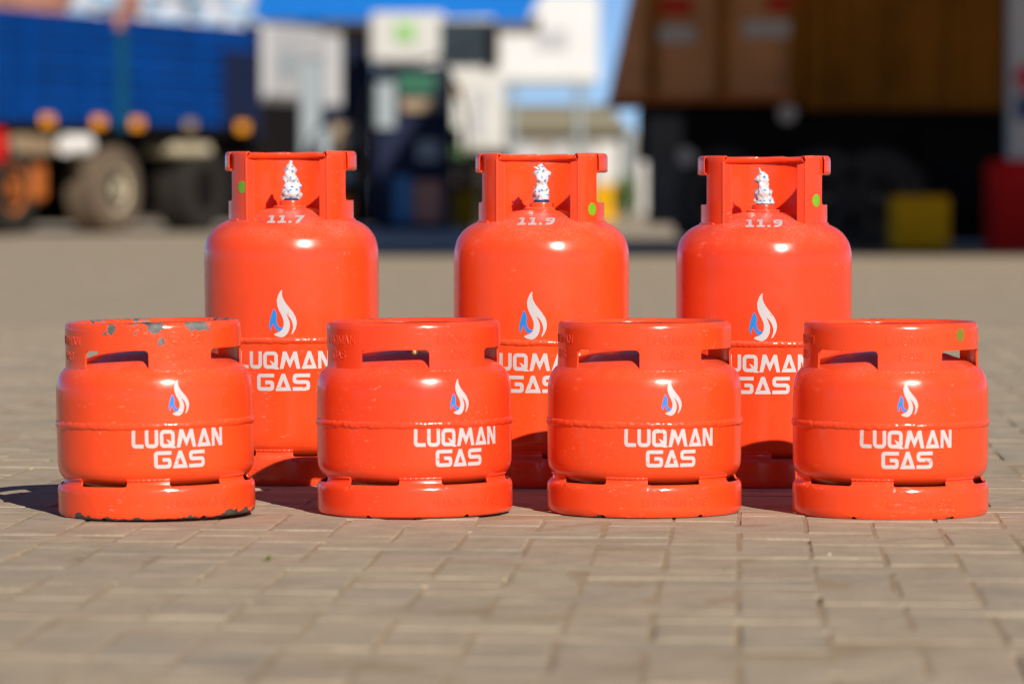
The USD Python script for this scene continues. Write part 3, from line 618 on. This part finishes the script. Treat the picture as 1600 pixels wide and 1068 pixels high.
for a, b in ((s_at(200), s_at(250)), (s_at(345), 7.6)): part('side_guard', cbox(a, b, 0.35, 0.42, 0.15, 1.2, 0.03), BLACK, bt)
part('rear_skirt', cbox(-6, 7, 2.3, 2.38, 0.12, 1.3, 0.03), BLACK, bt)
part('cab', cbox(7.55, 9.7, 0.05, 2.35, 1.95, 3.15, 0.12), GREYW, bt)
part('cab_window', cbox(8.0, 8.5, 0.03, 0.06, 2.35, 2.75, 0.01), GREY, bt); part('cab_step', cbox(7.6, 9.6, 0.1, 2.3, 0.3, 1.94, 0.05), BLACK, bt)
wheel(bt, 8.5, 0.08, 0.54, 0.54, 0.32, RUBBER_DARK, GREY)

# sacks heaped on the lorry above its boards
rs = random.Random(3)
def sack(loc, rz, m, label, sz=(0.42, 0.30, 0.17)):
    s_ = trimesh.creation.icosphere(3, 1.0); v = np.array(s_.vertices)
    v = np.sign(v) * np.abs(v) ** 0.62 * np.array(sz); v += (meshkit.noise(v * 7 + loc[0], 2)[:, None] - 0.5) * 0.05
    o = top('sack', tm(v, s_.faces), m, smooth=True, label=label, cat='sack', group='sacks loaded on the blue lorry')
    o.AddTranslateOp().Set(Gf.Vec3d(*map(float, loc))); o.AddRotateXYZOp().Set(Gf.Vec3f(0, 0, rz))
def lp(s, y, z): return (T0[0] + TD[0] * s - TD[1] * y, T0[1] + TD[1] * s + TD[0] * y, z)
LBL = {id(SACKW): 'whitish sack heaped above the side boards of the blue lorry', id(SACKB): 'blue grey sack heaped above the side boards of the blue lorry', id(SACKR): 'russet sack heaped above the rear boards of the blue lorry'}
for row, zc in enumerate((2.98, 3.27, 3.55)):
    for k in range(11):
        s_ = 0.35 + k * 0.66 + row * 0.2
        m = SACKR if (s_ < 2.9 and row < 2 and k % 4 != 3) or k % 6 == 5 else (SACKB if (k + row) % 2 else SACKW)
        sack(lp(s_, 0.45 + rs.uniform(-.08, .08), zc + rs.uniform(-.03, .03)), 65 + rs.uniform(-9, 9), m, LBL[id(m)])

# pump canopy with the blue fascia
D = 75.0
cp = thing('pump_canopy', 'bright blue canopy fascia over the pumps at the top of the picture', 'canopy', (0, 0, 0))
xl, xr, zb = X(398, D), X(822, D), 3.98
part('fascia', prism_xz([(xl, zb), (xr, zb - 0.06), (xr + 0.55, zb + 0.95), (xr + 0.55, zb + 1.25), (xl - 0.1, zb + 1.25)], D, D + 0.25), CANOPY_BLUE, cp)
part('soffit', cbox(xl, xr + 0.3, D + 0.26, D + 7.5, zb + 0.02, zb + 1.1, 0.03), CEIL, cp)
part('column', cbox(X(468, D + 1), X(502, D + 1), D + 1, D + 1.4, -0.05, zb + 0.01, 0.03), GREY, cp)
part('column', cbox(X(640, D + 3), X(668, D + 3), D + 3, D + 3.4, -0.05, zb + 0.01, 0.03), GREY, cp)
# station shop behind the pumps
D = 88.0
sh = thing('station_shop', 'pale grey station shop front behind the pumps under the blue canopy', 'building', (0, 0, 0))
part('wall', cbox(X(395, D), X(560, D), D, D + 6, -0.1, Z(20, D), 0.05), GREYW, sh); part('base_wall', cbox(X(397, D), X(558, D), D - 0.08, D - 0.003, -0.1, Z(165, D), 0.02), BLACK, sh)
part('doorway', cbox(X(446, D), X(534, D), D - 0.16, D - 0.09, -0.05, Z(168, D), 0.02), NAVY, sh)
part('window', cbox(X(404, D), X(440, D), D - 0.16, D - 0.09, Z(240, D), Z(175, D), 0.02), GLASS_DARK, sh)
part('sign_board', cbox(X(408, D), X(455, D), D - 0.2, D - 0.005, Z(110, D), Z(45, D), 0.03), WHITE, sh)
D = 72.0
dc = thing('vent_stack', 'tall black cabinet standing right of the grey canopy column', 'cabinet', (0, 0, 0))
part('cabinet_body', cbox(X(534, D), X(584, D), D, D + 0.6, -0.05, Z(42, D), 0.05), BLACK, dc); part('cabinet_door', cbox(X(540, D), X(578, D), D - 0.03, D - 0.002, 0.3, Z(70, D), 0.01), NAVY, dc)

# pump island, pumps
isl = thing('pump_island', 'low grey concrete kerb island carrying the fuel pumps', 'kerb', (0, 0, 0))
part('kerb', cbox(X(360, 40), X(735, 40), 39.4, 45.5, -0.05, 0.15, 0.03), KERB, isl)
def pump(x0, x1, d, zt, label, body, low, mid):
    p = thing('fuel_pump', label, 'fuel pump', ((x0 + x1) / 2, d, 0.15)); w = (x1 - x0) / 2; h = zt - 0.15
    part('pump_body', cbox(-w, w, 0.0, 0.6, 0, h, 0.05), body, p)
    part('display_head', cbox(-w * 0.92, w * 0.92, -0.06, -0.004, h * 0.72, h * 0.97, 0.02), GLASS_DARK, p)
    part('front_panel', cbox(-w * 0.95, -w * 0.45, -0.09, -0.062, h * 0.62, h * 0.9, 0.01), GREY, p); part('meter_panel', cbox(-w * 0.3, w * 0.6, -0.09, -0.062, h * 0.72, h * 0.80, 0.01), TAN, p); part('keypad', cbox(w * 0.1, w * 0.7, -0.05, -0.003, h * 0.42, h * 0.55, 0.01), GREY, p)
    part('display', cbox(-w * 0.35, w * 0.55, -0.075, -0.062, h * 0.84, h * 0.95, 0.004), mid, p)
    part('side_panel', cbox(-w * 0.5, -w * 0.02, -0.03, -0.004, 0.08, h * 0.33, 0.01), low[0], p)
    part('side_panel', cbox(w * 0.02, w * 0.75, -0.03, -0.004, 0.08, h * 0.30, 0.01), low[1], p)
    for s_ in (-1, 1):
        part('hose', tube(smooth_curve([(s_ * (w + 0.02), 0.2, h * 0.92), (s_ * (w + 0.16), 0.1, h * 0.6), (s_ * (w + 0.12), 0.1, h * 0.25), (s_ * (w + 0.05), 0.12, h * 0.5)], 6), 0.02, 8), BLACK, p)
        part('nozzle', cbox(s_ * (w + 0.05) - 0.04, s_ * (w + 0.05) + 0.04, 0.05, 0.2, h * 0.5, h * 0.62, 0.015), BLACK, p)
pump(X(585, 42), X(706, 42), 42.0, Z(104, 42), 'navy fuel pump with green display and blue and salmon panels, right on the island', NAVY, (LBLUE, ORANGE_P), GREEN_P)
pump(X(500, 43), X(560, 43), 43.0, Z(185, 43), 'narrow black fuel pump with plain panels behind the left large cylinder', BLACK, (NAVY, RUST), TAN)
yb = thing('yellow_bin', 'yellow bin on the pump island beside the navy pump', 'bin', (X(727, 43), 43, 0.15))
part('bin_body', lathe([(0, 0), (0.10, 0), (0.13, 0.02), (0.15, 0.42), (0.16, 0.45), (0, 0.45)], 24), YELLOW, yb, smooth=35); part('bin_lid', lathe([(0, 0.455), (0.165, 0.455), (0.15, 0.50), (0.04, 0.53), (0, 0.53)], 24), BLACK, yb, smooth=35)

# white lorry cab under the canopy, seen from the front
D = 66.0
wl = thing('white_lorry', 'white lorry with dark windscreen standing beneath the blue canopy', 'lorry', (0, 0, 0))
part('cargo_box', cbox(X(578, D + 3), X(695, D + 3), D + 3, D + 9, Z(98, D + 3), Z(20, D + 3), 0.06), WHITE, wl)
part('box_emblem', cbox(X(618, D + 3), X(650, D + 3), D + 2.96, D + 2.997, Z(66, D + 3), Z(36, D + 3), 0.01), plain('pale_green', (0.22, 0.42, 0.14), 0.5), wl)
part('cab', prism_xz([(X(712, D), Z(228, D)), (X(788, D), Z(232, D)), (X(786, D), Z(60, D)), (X(770, D), Z(28, D)), (X(692, D), Z(30, D)), (X(686, D), Z(95, D)), (X(655, D), Z(103, D)), (X(668, D), Z(145, D)), (X(700, D), Z(160, D))], D, D + 2.1), WHITE, wl)
part('mirror', cbox(X(763, D), X(779, D), D - 0.2, D - 0.055, Z(104, D), Z(36, D), 0.03), BLACK, wl)
part('windscreen', cbox(X(684, D) + 0.045, X(768, D), D - 0.05, D - 0.003, Z(94, D) - 0.1, Z(34, D), 0.01), GLASS_DARK, wl)
part('wiper', tube([(X(700, D), D - 0.07, Z(96, D)), (X(740, D), D - 0.07, Z(70, D))], 0.02, 6), BLACK, wl)
part('lamp', cbox(X(672, D), X(722, D), D - 0.06, D - 0.003, Z(153, D), Z(134, D), 0.02), TAN, wl)
part('grille', cbox(X(740, D), X(762, D), D - 0.05, D - 0.003, Z(215, D), Z(140, D), 0.02), GREYW, wl)
part('green_stripe', prism_xz([(X(690, D), Z(240, D)), (X(726, D), Z(246, D)), (X(704, D), Z(178, D)), (X(688, D), Z(172, D))], D - 0.04, D - 0.003), plain('dark_green', (0.06, 0.16, 0.04), 0.6), wl)
part('underbody', cbox(X(590, D), X(800, D), D + 0.1, D + 8, 0.35, Z(236, D), 0.05), BLACK, wl)
wheel(wl, X(690, D), D + 0.02, 0.5, 0.5, 0.3, RUBBER_DARK, BLACK); wheel(wl, X(770, D), D + 0.02, 0.5, 0.5, 0.3, RUBBER_DARK, BLACK)

# white hoarding
D = 110.0
hb = thing('billboard', 'white billboard standing against the sky right of the blue canopy', 'billboard', (0, 0, 0))
part('panel', cbox(X(772, D), X(936, D), D, D + 0.4, Z(128, D), Z(-8, D), 0.05), plain('hoarding_white', (0.54, 0.54, 0.54), 0.6), hb); part('frame', cbox(X(768, D), X(930, D), D + 0.05, D + 0.5, Z(138, D), Z(128.4, D), 0.03), GREY, hb)
part('emblem', cbox(X(838, D), X(888, D), D - 0.04, D - 0.004, Z(80, D), Z(46, D), 0.01), GREYW, hb)
for px in (800, 905): part('post', tube([(X(px, D), D + 0.3, -0.1), (X(px, D), D + 0.3, Z(132, D))], 0.11, 10), GREY, hb)

# low cream building far behind
D = 135.0
wh = thing('low_building', 'low cream building with pale roof far behind the middle cylinder', 'building', (0, 0, 0))
part('wall', cbox(X(700, D), X(1030, D), D, D + 9, -0.1, Z(205, D), 0.05), CREAM, wh)
part('roof', trimesh.convex.convex_hull(np.array([(X(690, D), D - 0.6, Z(205, D)), (X(985, D), D - 0.6, Z(205, D)), (X(985, D), D + 9.5, Z(205, D)), (X(690, D), D + 9.5, Z(205, D)), (X(700, D), D + 4.5, Z(158, D)), (X(955, D), D + 4.5, Z(158, D))])), ROOFC, wh)
for a, b, c, e in ((800, 845, 225, 300), (860, 890, 225, 315), (900, 925, 232, 318)): part('shutter', cbox(X(a, D), X(b, D), D - 0.1, D + 0.02, Z(e, D), Z(c, D), 0.02), GREYW, wh)
part('white_gate', cbox(X(928, D), X(968, D), D - 0.14, D + 0.02, 0.0, Z(222, D), 0.02), WHITE, wh)
part('pillar', cbox(X(975, D), X(987, D), D - 0.4, D - 0.003, -0.1, Z(206, D), 0.03), GREY, wh); part('pillar', cbox(X(998, D), X(1016, D), D - 0.4, D - 0.003, -0.1, Z(206, D), 0.03), WHITE, wh)

# long building behind the blue lorry
D = 95.0
lb = thing('long_building', 'long building with pale and red wall panels behind the blue lorry', 'building', (0, 0, 0))
part('wall', cbox(X(-260, D), X(408, D), D, D + 8, Z(120, D), Z(-60, D), 0.05), GREYW, lb)
for k, px in enumerate(range(-40, 400, 36)):
    part('wall_panel', cbox(X(px, D), X(px + 24, D), D - 0.15, D - 0.003, Z(70, D), Z(-40, D), 0.02), (SACKB, PALEPLATE, SACKW, SACKR)[k % 4], lb)
part('shutter_wall', cbox(X(-260, D), X(408, D), D + 0.02, D + 8, -0.1, Z(120.2, D), 0.02), BLACK, lb)

# yellow barrel, shrub
D = 84.0
br = thing('yellow_barrel', 'yellow barrel on the ground in front of the cream building', 'barrel', (X(944, D), D, -0.01))
part('barrel_body', lathe([(0, 0), (0.27, 0), (0.28, 0.03), (0.285, 0.27), (0.295, 0.29), (0.285, 0.31), (0.285, 0.55), (0.295, 0.57), (0.285, 0.59), (0.28, 0.83), (0, 0.83)], 32), YELLOW, br, smooth=35); part('barrel_rim', lathe([(0.25, 0.832), (0.29, 0.832), (0.29, 0.86), (0.25, 0.86)], 32), GREY, br)
rg = np.random.default_rng(5)
sb = thing('shrub', 'small green shrub beside the yellow barrel', 'shrub', (X(975, D), D - 0.3, -0.01))
part('stem', cat(*[tube([(0, 0, 0), (rg.uniform(-.08, .08), rg.uniform(-.08, .08), 0.4), (rg.uniform(-.16, .16), rg.uniform(-.15, .15), 0.8)], 0.012, 6) for _ in range(5)]), BARK, sb)
c = rg.normal(0, 1, (900, 3)); c = c / np.linalg.norm(c, axis=1, keepdims=True) * rg.random((900, 1)) ** 0.4 * [0.22, 0.22, 0.48] + [0, 0, 0.58]
dr = rg.normal(0, 1, (900, 3)); dr /= np.linalg.norm(dr, axis=1, keepdims=True); sd = np.cross(dr, rg.normal(0, 1, (900, 3))); sd /= np.linalg.norm(sd, axis=1, keepdims=True)
v = np.stack([c - dr * .05, c + sd * .022, c + dr * .05, c - sd * .022], 1).reshape(-1, 3); q = np.arange(900)[:, None] * 4
tag(part('foliage', tm(v, np.vstack([q + [0, 1, 2], q + [0, 2, 3]])), LEAF, sb, smooth=False), kind='stuff')

# brown tipper lorry in the shade of the right canopy
D = 38.0
tp = thing('tipper_lorry', 'brown tipper lorry with sloping tail standing in shade on the right', 'lorry', (0, 0, 0))
part('tipper_body', prism_xz([(X(957, D), Z(152, D)), (X(1246, D), Z(150, D)), (X(1246, D), 3.6), (X(1030, D), 3.6)], D, D + 2.4), TIPPER, tp)
part('lower_sill', prism_xz([(X(954, D), Z(163, D)), (X(1246, D), Z(160, D)), (X(1246, D), Z(150.5, D)), (X(956, D), Z(152.5, D))], D - 0.05, D + 2.4), RUST, tp)
for px in (1010, 1118, 1232): part('body_rib', prism_xz([(X(px, D), Z(150, D)), (X(px + 16, D), Z(150, D)), (X(px + 22, D), 3.6), (X(px + 6, D), 3.6)], D - 0.09, D - 0.003), TIPPER2, tp)
for px, w, py in ((1020, 66, 52), (1160, 84, 44)): part('pale_board', cbox(X(px, D), X(px + w, D), D - 0.05, D - 0.003, Z(py + 16, D), Z(py - 10, D), 0.01), PALEPLATE, tp)
for px, w, py in ((1020, 60, 12), (1196, 60, 8)): part('red_board', cbox(X(px, D), X(px + w, D), D - 0.05, D - 0.003, Z(py + 10, D), Z(py - 12, D), 0.01), RED_PAINT, tp)
part('front_body', cbox(X(1252, D), X(1640, D), D + 0.05, D + 2.4, Z(172, D), 3.6, 0.04), TIPPER2, tp)
for px in (1300, 1390, 1480, 1570): part('body_rib', cbox(X(px, D), X(px + 18, D), D - 0.05, D + 0.047, Z(170, D), 3.6, 0.02), TIPPER2, tp)
part('chassis_rail', cbox(X(1004, D), X(1760, D), D + 0.3, D + 1.7, Z(250, D), Z(164, D), 0.03), BLACK, tp)
part('mudflap', cbox(X(1012, D), X(1068, D), D + 0.15, D + 0.22, Z(350, D), Z(180, D), 0.02), plain('dusty_flap', (0.10, 0.085, 0.07), 0.9), tp)
for px in (1072, 1230): part('round_lamp', trimesh.creation.cylinder(0.09, segment=[(X(px, D), D + 0.0, Z(245 if px == 1072 else 178, D)), (X(px, D), D + 0.12, Z(245 if px == 1072 else 178, D))], sections=20), PALEPLATE, tp)
for px in (1128, 1290, 1375): wheel(tp, X(px, D), D + 0.12, 0.49, 0.49, 0.5, plain(f'tipper_tyre_{px}', (0.060, 0.050, 0.042), 0.9, spec=0.1), plain(f'tipper_rim_{px}', (0.10, 0.07, 0.05), 0.8)); wheel(tp, X(px, D), D + 1.75, 0.49, 0.49, 0.5, RUBBER_DARK, BLACK)
part('added_fuel_tank', cbox(X(1425, D), X(1560, D), D + 0.2, D + 0.8, 0.3, Z(185, D), 0.08), BLACK, tp)  # black tank added to help close off the shaded underside
part('added_dark_plate', cbox(X(1062, D), X(1770, D), D + 1.0, D + 1.1, 0.1, 1.4, 0.02), BLACK, tp); part('added_dark_box', cbox(X(1180, D), X(1560, D), D + 0.7, D + 0.98, 0.06, 0.7, 0.03), BLACK, tp)  # added black plate and box, closing the underside to stand for its shade
part('cab', cbox(X(1660, D), X(1960, D), D, D + 2.4, 0.75, 3.1, 0.15), TIPPER2, tp); part('cab_window', cbox(X(1720, D), X(1860, D), D - 0.02, D + 0.003, 1.9, 2.7, 0.01), GLASS_DARK, tp)
wheel(tp, X(1800, D), D + 0.1, 0.49, 0.49, 0.3, RUBBER_DARK, BLACK)

# right canopy: its roof is above the picture and shades the tipper
rc = thing('forecourt_canopy', 'forecourt canopy on white column with red foot at the right edge', 'canopy', (0, 0, 0))
part('roof_slab', cbox(2.2, 24, 25.2, 37.5, 5.2, 5.9, 0.05), CEIL, rc)
for a, b, c, d in ((2.1, 24.1, 25.1, 25.19), (2.1, 24.1, 37.51, 37.6)): part('fascia', cbox(a, b, c, d, 5.1, 6.1, 0.02), CANOPY_BLUE, rc)
for a, b in ((2.1, 2.19), (24.01, 24.1)): part('fascia', cbox(a, b, 25.2, 37.5, 5.1, 6.1, 0.02), CANOPY_BLUE, rc)
for xx in (X(1600, 36), 14.0, 22.0):
    col = part('column', cbox(xx - 0.14, xx + 0.14, 36.0, 36.3, 0.0, 5.19, 0.02), WHITE, rc)
    part('column_foot', cbox(xx - 0.33, xx + 0.33, 35.85, 36.45, -0.05, Z(250, 36), 0.05), RED_PAINT, rc)
xx = X(1600, 36)
m = trimesh.creation.cylinder(0.13, segment=[(xx + 0.03, 35.97, Z(122, 36)), (xx + 0.03, 35.998, Z(122, 36))], sections=28); part('sign_disc', m, SIGNRED, rc)
part('sign_band', cbox(xx - 0.08, xx + 0.13, 35.965, 35.998, Z(188, 36), Z(150, 36), 0.01), SIGNBLUE, rc)
D = 35.2
yk = thing('yellow_block', 'yellow block on the ground in front of the tipper wheels', 'block', (X(1440, D), D, -0.01))
part('block_body', cbox(-0.26, 0.26, 0.0, 0.5, 0.03, 0.53, 0.03), YELLOW, yk); part('block_foot', cbox(-0.24, 0.24, 0.03, 0.47, 0.0, 0.029, 0.005), BLACK, yk)

# small litter on the paving
def on_ground(px, py): d = CAM_H * FPX / (py - HORIZON); return X(px, d), d
PEB = plain('pale_pebble', (0.62, 0.58, 0.52), 0.8, scale=200)
for px, py, r, lab in ((1533, 797, 0.0042, 'white pebble on the paving right of the rightmost small cylinder'), (1526, 785, 0.0026, 'tiny pale pebble behind a white one at the right edge'), (1297, 868, 0.0022, 'tiny pale pebble in front of the rightmost small cylinder')):
    x, y = on_ground(px, py); m = trimesh.creation.icosphere(2, r); v = np.array(m.vertices); v *= 1 + 0.5 * (meshkit.noise(v / r * 1.4 + px, 1)[:, None] - 0.5); v[:, 2] = v[:, 2] * 0.7 + r * 0.55
    o = top('pebble', tm(v, m.faces), PEB, smooth=True, label=lab, cat='pebble'); o.AddTranslateOp().Set(Gf.Vec3d(x, y, 0.0))
x, y = on_ground(417, 876)
rg = np.random.default_rng(11); PALE_LEAF = plain('pale_weed_leaf', (0.20, 0.22, 0.07), 0.7)
wd = thing('weed', 'tiny green weed sprouting from a paving joint in front', 'weed', (x, y, -0.003))
for k in range(9):
    a = rg.uniform(0, 2 * PI); l = rg.uniform(.007, .014); h = rg.uniform(.004, .011); w = .0024
    dx, dy = math.cos(a), math.sin(a)
    part('leaf', tm([(0, 0, 0), (dx * l * .5 - dy * w, dy * l * .5 + dx * w, h), (dx * l, dy * l, h * .8), (dx * l * .5 + dy * w, dy * l * .5 - dx * w, h)], [(0, 2, 1), (0, 3, 2)]), PALE_LEAF, wd, smooth=False)

gp = thing('grey_post', 'plain grey steel post rising behind the left large cylinder', 'post', (X(485, 44), 44, 0.15))
part('post_shaft', cbox(-0.12, 0.12, 0, 0.24, 0.02, 1.92, 0.02), GREY, gp); part('post_foot', cbox(-0.2, 0.2, -0.08, 0.32, 0, 0.019, 0.004), GREY, gp); part('post_cap', cbox(-0.14, 0.14, -0.02, 0.26, 1.923, 1.96, 0.01), GREY, gp)
